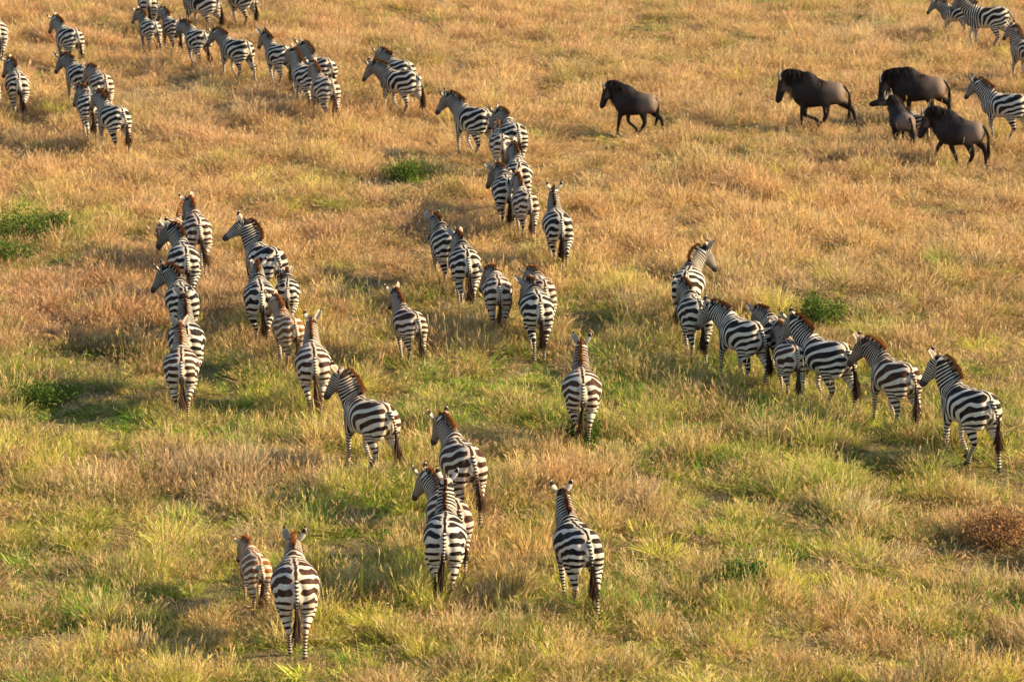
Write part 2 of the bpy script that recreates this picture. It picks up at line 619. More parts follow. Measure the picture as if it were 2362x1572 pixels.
def make_zebra(seed, yaw=0, dneck=0, dhead=0, phase=0, amp=.36, tail=0, tback=0, coat='black', fat=1.07, voxel=.0145, slim=1.0):
    rs = np.random.RandomState(seed)
    g = quadruped('zebra', yaw, dneck, dhead, phase, amp, rs, fat, voxel)
    V, Q, E = g['V'], g['Q'], g['E']
    N = vnormals(V, Q)
    x, y, z = V.T
    # ---- coordinate along torso, neck and head
    TP = [(-.7, 0, 1.02), (-.3, 0, 1.0), (.1, 0, .99), (.42, 0, 1.06)]
    NP = g['NP']
    cum, s0 = [.42], .42
    for a, b in zip(NP[:-1], NP[1:]):
        s0 += np.linalg.norm(b - a)
        cum.append(s0)
    tip = g['P0'] + g['hd'] * .5
    P = TP[:-1] + [tuple(p) for p in NP] + [tuple(tip)]
    rad = [.26, .27, .28] + [.20, .16, .125, .10, .09] + [.05]
    val = [-.7, -.3, .1] + cum + [cum[-1] + .5]
    CC = catmull(np.column_stack([np.array(P), rad, val]), 5)
    db, s = chain_near(V, CC[:, :3], CC[:, 3], CC[:, 4])
    s = s + .75 * np.maximum(0, x - s) * sstep(1.25, 1.0, z)
    s = lap(s, E, 6)
    dl, zr, hindw, forew, inner = np.full(len(V), 9.), z.copy(), np.zeros(len(V)), np.zeros(len(V)), np.zeros(len(V))
    for pts, rr, rz, hnd, side in g['legs']:
        d, zz = chain_near(V, pts[1:], rr[1:], rz[1:])
        m = d < dl
        dl[m], zr[m] = d[m], zz[m]
        hindw[m], forew[m] = float(hnd), float(not hnd)
        inner[m] = np.clip(-(N[m, 1] * side), 0, 1)
    lw = sstep(-.02, .09, db - dl) * sstep(.88, .66, z)
    lw = lap(lw, E, 3)
    zeff = z * (1 - lw) + zr * lw + .40 * np.clip(x + .66, 0, 1.1) * (1 - lw) * sstep(.62, .9, z)
    # ---- stripe phases
    jit = lambda: 1 + rs.uniform(-.12, .12)
    kx = [(-1.5, .135 * jit()), (-.15, .125 * jit()), (.08, .090), (.26, .068 * jit()), (.42, .072), (.9, .066 * jit()), (1.08, .050), (1.18, .036), (2.2, .032)]
    xs, cx = integ(kx)
    kz = [(-.2, .040), (.25, .043), (.45, .055), (.62, .078 * jit()), (.8, .100 * jit()), (1.05, .150 * jit()), (1.25, .168 * jit()), (1.9, .16)]
    zs, cz = integ(kz)
    off = rs.uniform(0, 1)
    ax = -.42 + rs.uniform(-.05, .05)
    Px = np.interp(s, xs, cx) - np.interp(ax, xs, cx) + 1.6 + off
    Pz = np.interp(zeff, zs, cz) - np.interp(.74, zs, cz) + 1.0 + off
    nz = np.zeros(len(V))
    for k in range(7):
        kv = rs.normal(0, 1, 3) * (7 if k < 4 else 15)
        nz += math.sin(1) * (1 if k < 4 else .5) * np.sin(V @ kv + rs.uniform(0, 6.3))
    nz *= .064
    soft = .45
    hi = np.maximum(Px, Pz)
    f = hi + soft * np.log1p(np.exp(-np.abs(Px - Pz) / soft)) - 0
    hl = hindw * lw
    f = f * (1 - hl) + Pz * hl
    f = f + nz * (1 + .6 * sstep(.7, 1.0, z) * sstep(.2, -.1, s))
    # flank chevron: stripes lean back a little low down
    f = f + (1.0 - z) * .9 * sstep(-.1, .3, s) * sstep(.9, .5, s) * (1 - hl)
    # ---- how much of each band is dark
    thr = np.interp(zeff, [0, .3, .55, .75, .95, 1.15, 1.4], [.0, -.08, -.02, .14, .04, -.26, -.42])
    thr = thr * sstep(.3, 0, s) + (np.interp(s, [0, .4, 1.0, 1.25, 1.4], [-.12, -.50, -.62, -.55, -.5]) - .20 * sstep(.5, .95, N[:, 2])) * (1 - sstep(.3, 0, s))
    belly = sstep(-.35, -.85, N[:, 2]) * (1 - lw) * sstep(.5, .3, s)
    thr = thr + belly * 1.6
    thr = thr + sstep(.35, .95, inner) * lw * .9 * sstep(.25, .6, zr)
    # bands taper to white beside the tail
    rear = sstep(-.3, -.75, N[:, 0]) * sstep(-.4, -.6, x)
    thr = thr + rear * sstep(.10, .03, np.abs(y)) * sstep(.62, .72, z) * 1.35
    thr = thr + nz * 1.2 + rs.uniform(-.10, .10)
    # rings of the forelegs
    f2 = np.interp(zr, zs, cz) * 1.0 + off
    thr2 = .05 + sstep(.35, .95, inner) * .9
    legw = forew * sstep(.70, .58, z) * (dl < .1)
    legw = lap(legw, E, 2)
    # muzzle, eye surround, nostril
    skin = sstep(cum[-1] + .36, cum[-1] + .42, s) * (db < .12)
    # dark cleft under the tail and fetlocks
    cleft = rear * sstep(.03, .012, np.abs(y)) * sstep(1.05, .98, z)
    cleft = np.maximum(cleft, sstep(.055, .03, np.abs(y)) * sstep(-.52, -.6, x) * sstep(.98, .9, z) * sstep(.62, .70, z))
    skin = np.maximum(skin, cleft)
    skin = np.maximum(skin, sstep(.15, .09, zr) * lw * .9)
    dorsal = sstep(.35, .6, N[:, 2] + .5 * rear) * sstep(.33, .15, s) * sstep(.95, 1.1, z)
    ysym = np.abs(y + .006 * np.sin(x * 9 + seed)) * (1 + .25 * np.sin(x * 31 + seed))
    A = dict(phase=f, thr=thr, phase2=f2, thr2=thr2, legw=legw, skin=skin, dorsal=dorsal, ysym=ysym)
    # ---- ears joined to the head
    nv = len(V)
    F = [tuple(q) for q in Q.tolist()]
    for sd_ in (1, -1):
        turn = rs.uniform(-.5, .5)
        up = g['hup'] * .80 - g['hd'] * (.55 + rs.uniform(-.12, .1)) + g['hl'] * sd_ * rs.uniform(.38, .68)
        up /= np.linalg.norm(up)
        fw = g['hd'] * (.5 if rs.rand() < .45 else -.75) + g['hl'] * sd_ * (.6 + turn * .3)
        fw -= up * (fw @ up)
        fw /= np.linalg.norm(fw)
        la = np.cross(up, fw)
        b = g['P0'] + g['hl'] * .052 * sd_ + g['hup'] * .055 - g['hd'] * .0
        ev, ef, et, bk = ear_mesh(b, up, la, fw, .235, .056)
        F += [tuple(i + nv for i in q) for q in ef]
        V = np.vstack([V, ev])
        n = len(ev)
        e_thr = np.where((et > .84) | ((et > .55) & (et < .7) & (bk > .5)), -1.5, 1.5)
        e_skin = np.where((bk < .5) & (et < .8), .35, 0)
        for k_, v_ in dict(phase=np.zeros(n), thr=e_thr, phase2=np.zeros(n), thr2=np.ones(n), legw=np.zeros(n), skin=e_skin, dorsal=np.zeros(n), ysym=np.ones(n)).items():
            A[k_] = np.concatenate([A[k_], v_])
        nv += n
    return finish_zebra(g, V, F, A, rs, cum, xs, cx, ax, off, tail, tback, coat)

def finish_zebra(g, V, F, A, rs, cum, xs, cx, ax, off, tail, tback, coat):
    root = bpy.data.objects.new('zebra', None)
    COL.objects.link(root)
    root.empty_display_size = .3
    body = build('body', V, F, COATS[coat], root, A)
    # mane: upright crest from the withers over the poll
    C = catmull(np.hstack([g['NP'], g['NL'], np.array([r[1] for r in g['nrad']])[:, None], np.array(cum)[:, None]]), 30)
    T = np.gradient(C[:, :3], axis=0)
    T /= np.linalg.norm(T, axis=1)[:, None]
    Nn = np.cross(T, C[:, 3:6])
    Nn *= np.sign(Nn[:, 2])[:, None]
    n = 520
    idx = rs.randint(12, len(C), n)
    idx[:60] = len(C) - 1
    P = C[idx, :3] + Nn[idx] * (C[idx, 6] - .015)[:, None] + C[idx, 3:6] * rs.normal(0, .015, n)[:, None] + T[idx] * rs.uniform(-.006, .006, n)[:, None]
    P[:60] += g['hd'] * rs.uniform(-.02, .075, 60)[:, None] + g['hup'] * .03
    t = idx / len(C)
    ln = (.060 + .07 * np.sin(PI * np.clip(t * .85 + .12, 0, 1)) + rs.normal(0, .008, n))
    D = Nn[idx] + T[idx] * rs.normal(-.1, .12, n)[:, None] + C[idx, 3:6] * rs.normal(0, .13, n)[:, None]
    D[:60] = g['hup'] * .9 - g['hd'] * .15 + rs.normal(0, .1, (60, 3))
    D /= np.linalg.norm(D, axis=1)[:, None]
    S = T[idx] + C[idx, 3:6] * rs.normal(0, .5, n)[:, None]
    S /= np.linalg.norm(S, axis=1)[:, None]
    rnd = rs.rand(n) ** 2
    bv, bq, h, rr = blades(P, D, S, ln + .015, np.full(n, .020), rnd=rnd)
    ph = np.interp(C[idx, 7], xs, cx) - np.interp(ax, xs, cx) + 1.6 + off
    build_blades('mane', bv, bq, MANES[coat], root, dict(h=h, rnd=rr, phase=np.repeat(ph, len(bv) // n)))
    # tail: striped dock and dark tuft
    tp = tail_path((-.665, 0, 1.20), tail, tback, [.10, .10, .10, .09, .09, .09, .09, .09, .08])
    dock = tp[:7]
    rad = [.034, .029, .025, .021, .018, .015, .010]
    dv, df = tube([(*p, r, r) for p, r in zip(dock, rad)], (0, 1, 0), 5, 10, .4)
    k = (1.2 - dv[:, 2])
    tl = build('tail', dv, df, COATS[coat], root, dict(phase=k * 22, thr=np.full(len(dv), -.1), phase2=k * 0, thr2=k * 0, legw=k * 0, skin=k * 0,
               dorsal=k * 0, ysym=k * 0 + 1))
    CT = catmull(tp, 12)
    n = 230
    i0 = rs.randint(30, 80, n)
    i0 = np.minimum(i0, len(CT) - 24)
    P = CT[i0] + rs.normal(0, .010, (n, 3))
    end = CT[-1] + rs.normal(0, .058, (n, 3)) * np.array([1, 1, .8]) - np.array([0, 0, 1]) * rs.uniform(-.06, .12, n)[:, None]
    D = CT[np.minimum(i0 + 12, len(CT) - 1)] - CT[i0]
    D /= np.linalg.norm(D, axis=1)[:, None] + 1e-9
    tot = end - P
    L = np.linalg.norm(tot, axis=1) * .95
    cur = tot - D * L[:, None]
    S = rs.normal(0, 1, (n, 3))
    S -= (S * D).sum(1)[:, None] * D
    S /= np.linalg.norm(S, axis=1)[:, None]
    bv, bq, h, rr = blades(P, D, S, L, np.full(n, .021), cur, rnd=rs.rand(n) ** 1.5, levels=(0, .3, .6, .85))
    build_blades('tail_tuft', bv, bq, TUFT[coat], tl, dict(h=h, rnd=rr))
    hoof_meshes(g, root)
    eye_meshes(g, root)
    return root

def wildebeest_material():
    m, nt, out = new_mat('wildebeest_hide')
    tc = nt.nodes.new('ShaderNodeTexCoord')
    nz = noise(nt, 6, 4, tc.outputs['Object'])
    fine = noise(nt, 70, 3, tc.outputs['Object'])
    c = mth(nt, 'COSINE', mth(nt, 'MULTIPLY', attr(nt, 'phase').outputs['Fac'], 2 * PI))
    base = mixc(nt, attr(nt, 'pale').outputs['Fac'], (.013, .010, .010), (.18, .128, .094))
    base = mixc(nt, mth(nt, 'MULTIPLY', ramp(nt, c, -.2, .6), attr(nt, 'bars').outputs['Fac']), base, (.022, .018, .018))
    base = mixc(nt, mth(nt, 'MULTIPLY', ramp(nt, nz, .35, .7), .18), base, (.06, .042, .032))
    base = mixc(nt, mth(nt, 'MULTIPLY', fine, .35), base, (.03, .025, .022))
    base = mixc(nt, attr(nt, 'skin').outputs['Fac'], base, (.018, .015, .014))
    principled(nt, out, base, .6, .08)
    return m

GNU = wildebeest_material()
GNU_HAIR = hair_material('black_wildebeest_hair', (.012, .010, .010), (.05, .038, .03))
GNU_BEARD = hair_material('brown_beard_hair', (.10, .075, .05), (.26, .20, .13))

def make_wildebeest(seed, yaw=0, dneck=0, dhead=0, phase=0, amp=.4, tail=0, tback=0, fat=1.0, voxel=.016):
    rs = np.random.RandomState(seed)
    g = quadruped('wildebeest', yaw, dneck, dhead, phase, amp, rs, fat, voxel)
    V, Q, E = g['V'], g['Q'], g['E']
    N = vnormals(V, Q)
    x, y, z = V.T
    NP = g['NP']
    cum, s0 = [.38], .38
    for a, b in zip(NP[:-1], NP[1:]):
        s0 += np.linalg.norm(b - a)
        cum.append(s0)
    P = [(-.6, 0, .95), (-.2, 0, .95), (.1, 0, .97)] + [tuple(p) for p in NP] + [tuple(g['P0'] + g['hd'] * .5)]
    rad = [.22, .24, .28, .22, .19, .16, .12, .10, .05]
    val = [-.6, -.2, .1] + cum + [cum[-1] + .5]
    CC = catmull(np.column_stack([np.array(P), rad, val]), 5)
    db, s = chain_near(V, CC[:, :3], CC[:, 3], CC[:, 4])
    s = s + .75 * np.maximum(0, x - s) * sstep(1.2, .95, z)
    s = lap(s, E, 6)
    head = sstep(cum[-1] - .03, cum[-1] + .05, s) * (z > .55)
    up = g['hup']
    front = sstep(-.2, .5, N @ up)
    skin = head * np.maximum(front, sstep(cum[-1] + .28, cum[-1] + .36, s))
    skin = np.maximum(skin, sstep(.35, .8, N[:, 2]) * sstep(-.05, .2, s) * (1 - head) * .85)
    skin = np.maximum(skin, sstep(.75, .55, z) * .25)
    pale = sstep(.0, -.45, x) * sstep(.62, .85, z)
    pale = np.maximum(pale, head * (1 - front) * .6)
    wob = .3 * np.sin(z * 11 + y * 7 + seed)
    A = dict(phase=s / .085 + wob, bars=sstep(-.05, .25, s) * (1 - head) * sstep(.7, .85, z), skin=skin, pale=pale)
    root = bpy.data.objects.new('wildebeest', None)
    COL.objects.link(root)
    nv = len(V)
    F = [tuple(q) for q in Q.tolist()]
    for sd_ in (1, -1):
        upv = g['hl'] * sd_ - g['hup'] * .1 - g['hd'] * .1
        upv /= np.linalg.norm(upv)
        fw = g['hd'] - upv * (g['hd'] @ upv)
        la = np.cross(upv, fw)
        ev, ef, et, bk = ear_mesh(g['P0'] + g['hl'] * .06 * sd_ + g['hd'] * .03, upv, la, fw, .15, .03)
        F += [tuple(i + nv for i in q) for q in ef]
        V = np.vstack([V, ev])
        for k_, v_ in dict(phase=0, bars=0, skin=.4, pale=.5).items():
            A[k_] = np.concatenate([A[k_], np.full(len(ev), float(v_))])
        nv += len(ev)
    build('body', V, F, GNU, root, A)
    # horns: out, down, then hooked up and in
    for sd_ in (1, -1):
        c = g['P0'] + g['hup'] * .07 + g['hd'] * .02
        L_, U, D_ = g['hl'] * sd_, np.array([0, 0, 1.0]), g['hd']
        pts = [c + L_ * .015, c + L_ * .12 - U * .01, c + L_ * .23 - U * .04, c + L_ * .32 + U * .0, c + L_ * .345 + U * .08, c + L_ * .31 + U * .15, c + L_ * .24 + U * .19]
        rr = [.046, .040, .032, .027, .022, .016, .006]
        hv, hf = tube([(*p, r, r) for p, r in zip(pts, rr)], D_, 5, 10, .5)
        build('horn', hv, hf, HORN, root)
    C = catmull(np.hstack([NP, g['NL'], np.array([r[1] for r in g['nrad']])[:, None]]), 30)
    T = np.gradient(C[:, :3], axis=0)
    T /= np.linalg.norm(T, axis=1)[:, None]
    Nn = np.cross(T, C[:, 3:6])
    Nn *= np.sign(Nn[:, 2])[:, None]
    # mane: crest over the neck and shoulders, its hair falling to both sides
    n = 1000
    idx = rs.randint(0, len(C), n)
    P = C[idx, :3] + Nn[idx] * (C[idx, 6] - .01)[:, None] + C[idx, 3:6] * rs.normal(0, .02, n)[:, None]
    k = rs.rand(n) < .4
    P[k, 0] = rs.uniform(-.1, .42, k.sum())
    P[k, 1] = rs.normal(0, .02, k.sum())
    P[k, 2] = np.interp(P[k, 0], [-.1, .15, .33, .45], [1.17, 1.25, 1.365, 1.34])
    sd2 = rs.choice([-1, 1], n)
    D = Nn[idx] * .25 + C[idx, 3:6] * (sd2 * rs.uniform(.1, .9, n))[:, None] - T[idx] * .35
    D /= np.linalg.norm(D, axis=1)[:, None]
    Ln = rs.uniform(.12, .24, n)
    cur = C[idx, 3:6] * (sd2 * rs.uniform(.04, .10, n))[:, None] - np.array([0, 0, 1]) * rs.uniform(.12, .40, n)[:, None]
    S = T[idx] + rs.normal(0, .2, (n, 3))
    S /= np.linalg.norm(S, axis=1)[:, None]
    bv, bq, h, rr = blades(P, D, S, Ln, np.full(n, .022), cur, rnd=rs.rand(n) ** 2)
    build_blades('mane', bv, bq, GNU_HAIR, root, dict(h=h, rnd=rr))
    # beard along the throat
    n = 200
    idx = rs.randint(20, len(C), n)
    P = C[idx, :3] - Nn[idx] * (C[idx, 6] - .02)[:, None] + C[idx, 3:6] * rs.normal(0, .025, n)[:, None]
    D = -np.tile([0, 0, 1.0], (n, 1)) + rs.normal(0, .12, (n, 3))
    S = T[idx] + rs.normal(0, .2, (n, 3))
    bv, bq, h, rr = blades(P, D, S, rs.uniform(.12, .26, n), np.full(n, .020), rnd=rs.rand(n))
    build_blades('beard', bv, bq, GNU_BEARD if seed % 2 else GNU_HAIR, root, dict(h=h, rnd=rr))
    # tail
    tp = tail_path((-.555, 0, 1.08), tail, tback, [.09, .09, .09, .10, .10, .11, .12, .12])
    dv, df = tube([(*p, r, r) for p, r in zip(tp[:6], (.032, .026, .021, .018, .014, .01))], (0, 1, 0), 4, 9, .4)
    tl = build('tail', dv, df, GNU, root, dict(phase=dv[:, 0] * 0, bars=dv[:, 0] * 0, skin=dv[:, 0] * 0 + .7, pale=dv[:, 0] * 0))
    CT = catmull(tp, 12)
    n = 170
    i0 = np.minimum(rs.randint(14, 72, n), len(CT) - 26)
    P = CT[i0] + rs.normal(0, .010, (n, 3))
    wig = rs.normal(0, .04, (n, 3))
    end = CT[np.minimum(i0 + rs.randint(24, 50, n), len(CT) - 1)] + wig
    D = CT[i0 + 12] - CT[i0]
    D /= np.linalg.norm(D, axis=1)[:, None]
    tot = end - P
    L = np.linalg.norm(tot, axis=1) * .95
    S = rs.normal(0, 1, (n, 3))
    S /= np.linalg.norm(S, axis=1)[:, None]
    bv, bq, h, rr = blades(P, D, S, L, np.full(n, .020), tot - D * L[:, None], rnd=rs.rand(n) ** 2, levels=(0, .3, .6, .85))
    build_blades('tail_tuft', bv, bq, GNU_HAIR, tl, dict(h=h, rnd=rr))
    hoof_meshes(g, root)
    eye_meshes(g, root)
    return root

# ------------------------------------------------------------------ ground
def ground():
    k = 200
    u = np.linspace(-1, 1, k * 2 + 1)
    near = np.sign(u) * (np.abs(u) * 46 + np.abs(u) ** 7 * 1500)
    X, Y = np.meshgrid(near, near + 84, indexing='ij')
    Zg = ground_z(X, Y)
    n = len(u)
    V = np.stack([X, Y, Zg], -1).reshape(-1, 3)
    i, j = np.meshgrid(np.arange(n - 1), np.arange(n - 1), indexing='ij')
    a = (i * n + j).ravel()
    Q = np.stack([a, a + n, a + n + 1, a + 1], 1)
    m, nt, out = new_mat('savanna_soil_and_thatch')
    g = nt.nodes.new('ShaderNodeNewGeometry').outputs['Position']
    a_ = mixc(nt, ramp(nt, noise(nt, .35, 5, g), .35, .65), (.20, .14, .07), (.13, .13, .045))
    b_ = mixc(nt, ramp(nt, noise(nt, 9, 4, g), .4, .65), a_, (.27, .20, .10))
    c_ = mixc(nt, mth(nt, 'MULTIPLY', noise(nt, 60, 3, g), .6), b_, (.06, .045, .025))
    b = principled(nt, out, c_, .95, .05)
    bp = nt.nodes.new('ShaderNodeBump')
    bp.inputs['Distance'].default_value = .05
    nt.links.new(noise(nt, 25, 5, g), bp.inputs['Height'])
    nt.links.new(bp.outputs[0], b.inputs['Normal'])
    tag(build('ground', V, Q, m), kind='structure')
ground()

# ------------------------------------------------------------------ grass
def grass_material():
    m, nt, out = new_mat('grass_blades')
    tint = attr(nt, 'tint', 'INSTANCER').outputs['Color']
    straw = attr(nt, 'tint2', 'INSTANCER').outputs['Color']
    r = attr(nt, 'rnd').outputs['Fac']
    c = mixc(nt, ramp(nt, r, .35, .95), tint, straw)
    hd = attr(nt, 'headed').outputs['Fac']
    c = mixc(nt, mth(nt, 'MULTIPLY', hd, .6), c, (.60, .38, .19))
    c = mixc(nt, mth(nt, 'MULTIPLY', ramp(nt, r, .30, .02), .75), c, (.16, .095, .040))
    c = mixc(nt, mth(nt, 'MULTIPLY', ramp(nt, r, .90, .99), .6), c, (.80, .62, .34))
    thin(nt, out, c, .42)
    return m
GRASS = grass_material()

def tuft(name, seed, n, rad, h0, h1, lean, wid, droop, heads=0.0, mess=0.2):
    rs = np.random.RandomState(seed)
    a, r = rs.uniform(0, 2 * PI, n), rad * np.sqrt(rs.rand(n))
    P = np.stack([r * np.cos(a), r * np.sin(a), np.full(n, -.06)], 1)
    b = a + rs.normal(0, .9, n)
    ln = rs.uniform(h0, h1, n)
    le = np.abs(rs.normal(lean * .6, lean * .6, n)) + r / rad * lean * .5
    D = np.stack([np.cos(b) * le, np.sin(b) * le, np.ones(n)], 1) + rs.normal(0, mess, (n, 3)) * [1, 1, .3]
    D /= np.linalg.norm(D, axis=1)[:, None]
    q = rs.uniform(0, 2 * PI, n)
    cur = np.stack([np.cos(b), np.sin(b), -np.ones(n) * .7], 1) * (droop * ln * rs.uniform(.2, 1.3, n))[:, None]
    S = np.stack([np.cos(q), np.sin(q), np.zeros(n)], 1)
    S -= (S * D).sum(1)[:, None] * D
    S /= np.linalg.norm(S, axis=1)[:, None]
    rnd = rs.rand(n)
    V, Q, T, Rn = blades(P, D, S, ln + .06, wid * rs.uniform(.6, 1.3, n), cur, rnd=rnd, levels=(0, .4, .75))
    hdv = np.zeros(len(V))
    if heads:
        k = rs.rand(n) < heads
        tip = (P + D * (ln + .06)[:, None] + cur)[k]
        m_ = k.sum()
        for j in range(3):
            p0 = tip - (D[k] + cur[k] / ln[k][:, None]) * (.03 * (j + .3))
            d2 = D[k] + rs.normal(0, .45, (m_, 3))
            d2 /= np.linalg.norm(d2, axis=1)[:, None]
            v, q2, t2, r2 = blades(p0, d2, S[k], rs.uniform(.04, .075, m_), np.full(m_, wid * 1.7), rnd=rnd[k], levels=(0, .5))
            Q = np.vstack([Q, q2 + len(V)])
            V = np.vstack([V, v])
            hdv = np.concatenate([hdv, np.ones(len(v))])
            Rn = np.concatenate([Rn, r2])
    return build_blades(name, V, Q, GRASS, None, dict(rnd=Rn, headed=hdv), link=False)

KINDS = []
for k in range(3):   # 0-2 standing dry straw
    KINDS.append(tuft('dry_straw_tuft', 100 + k, 85, .16, .20, .44, .40, .0090, .40, .40, .30))
for k in range(3):   # 3-5 leafy green and yellow-green
    KINDS.append(tuft('leafy_tuft', 200 + k, 105, .19, .10, .28, .70, .0105, .55, .10, .40))
for k in range(2):   # 6-7 low tangled mat
    KINDS.append(tuft('low_mat', 300 + k, 110, .26, .06, .20, 1.1, .0100, .55, .12, .7))
for k in range(2):   # 8-9 fluffy dead grass
    KINDS.append(tuft('dead_tuft', 400 + k, 120, .19, .16, .36, .80, .0080, .55, .5, .5))
for k in range(2):   # 10-11 long single stalks
    KINDS.append(tuft('long_stalks', 500 + k, 9, .16, .45, .72, .38, .0080, .30, 1.0, .1))

for k in range(2):   # 12-13 big arching tussocks
    KINDS.append(tuft('big_tussock', 600 + k, 190, .20, .32, .58, .75, .0100, .55, .3))
for k in range(2):   # 14-15 broad-leaved weeds
    KINDS.append(tuft('weed', 700 + k, 80, .14, .05, .30, .9, .034, .35, 0, .6))

# patches seen in the photograph: (px, py, half width, half height in photo pixels, kind, strength)
PATCH = [
    (70, 560, 120, 70, 'G', 1.0), (180, 510, 120, 50, 'Y', .8), (150, 620, 150, 40, 'G', .5), (940, 405, 60, 28, 'G', .9), (720, 410, 110, 60, 'Y', .5),
    (1560, 50, 130, 55, 'O', .7), (1800, 12, 70, 25, 'G', .6), (110, 910, 90, 70, 'G', .9), (60, 1330, 160, 110, 'G', .8), (330, 965, 150, 50, 'G', .8),
    (560, 960, 150, 50, 'G', .8), (1050, 900, 170, 80, 'G', .7), (1440, 950, 220, 90, 'G', .9), (1430, 1060, 130, 50, 'G', .9), (1880, 745, 70, 42, 'G', 1.0),
    (1880, 985, 170, 55, 'G', .9), (1940, 1075, 130, 50, 'Y', 1.0), (1700, 880, 160, 45, 'G', .8), (700, 1190, 240, 60, 'G', .5), (860, 1265, 120, 45, 'G', .7),
    (2240, 1000, 130, 60, 'G', .7), (2330, 1360, 90, 70, 'G', .8), (1590, 790, 90, 45, 'O', .8), (1650, 1180, 260, 60, 'G', .5), (1700, 1330, 60, 60, 'G', .5),
    (560, 1115, 190, 60, 'D', 1.0), (2300, 1225, 110, 60, 'B', 1.0), (2190, 1250, 70, 80, 'S', .9), (240, 690, 230, 90, 'P', .9), (500, 650, 90, 60, 'D', .8),
    (170, 780, 200, 50, 'B', .7), (2230, 725, 130, 60, 'B', .8), (1800, 660, 180, 50, 'D', .7), (430, 250, 110, 50, 'D', .9), (2060, 90, 160, 40, 'D', .8),
    (1330, 1090, 110, 60, 'S', .9), (1050, 815, 80, 40, 'S', .8), (1520, 530, 240, 70, 'S', .8), (200, 420, 200, 50, 'S', .8), (950, 560, 200, 60, 'B', .5),
    (1150, 800, 60, 50, 'O', .6), (940, 1150, 120, 50, 'G', .4), (1850, 1230, 160, 60, 'G', .4), (2150, 1090, 120, 40, 'O', .6), (1330, 330, 160, 60, 'S', .5),
    (700, 330, 160, 50, 'S', .7), (1900, 450, 200, 60, 'S', .6), (620, 270, 100, 30, 'D', .7), (1650, 370, 200, 35, 'O', .5), (1500, 1420, 200, 60, 'G', .4),
    (300, 1330, 120, 50, 'G', .5), (450, 1480, 200, 60, 'S', .5), (850, 1500, 200, 60, 'Y', .4), (2050, 1450, 160, 60, 'S', .5), (60, 1050, 150, 60, 'O', .5),
    (1100, 1260, 160, 40, 'S', .5), (1180, 1100, 70, 50, 'O', .5), (1700, 560, 220, 60, 'S', .5), (2100, 560, 200, 60, 'S', .4), (60, 700, 80, 60, 'P', .7),
]
TONE = {  # tint, second tint
    'S': ((.63, .375, .135), (.76, .53, .26)), 'P': ((.60, .30, .155), (.74, .45, .27)), 'B': ((.24, .140, .072), (.46, .28, .14)),
    'D': ((.40, .30, .175), (.62, .48, .31)), 'O': ((.17, .215, .050), (.46, .41, .13)), 'Y': ((.39, .44, .030), (.64, .56, .12)),
    'G': ((.080, .230, .020), (.30, .42, .055)),
}
ORDER = 'SPBDOYG'

def unproject_pixels(X, Y):
    c, s = math.cos(R(PITCH)), math.sin(R(PITCH))
    dz = -CAM_H
    dep = Y * c - dz * s
    up = Y * s + dz * c
    return 1181 + X / dep * FPX, 786 - up / dep * FPX

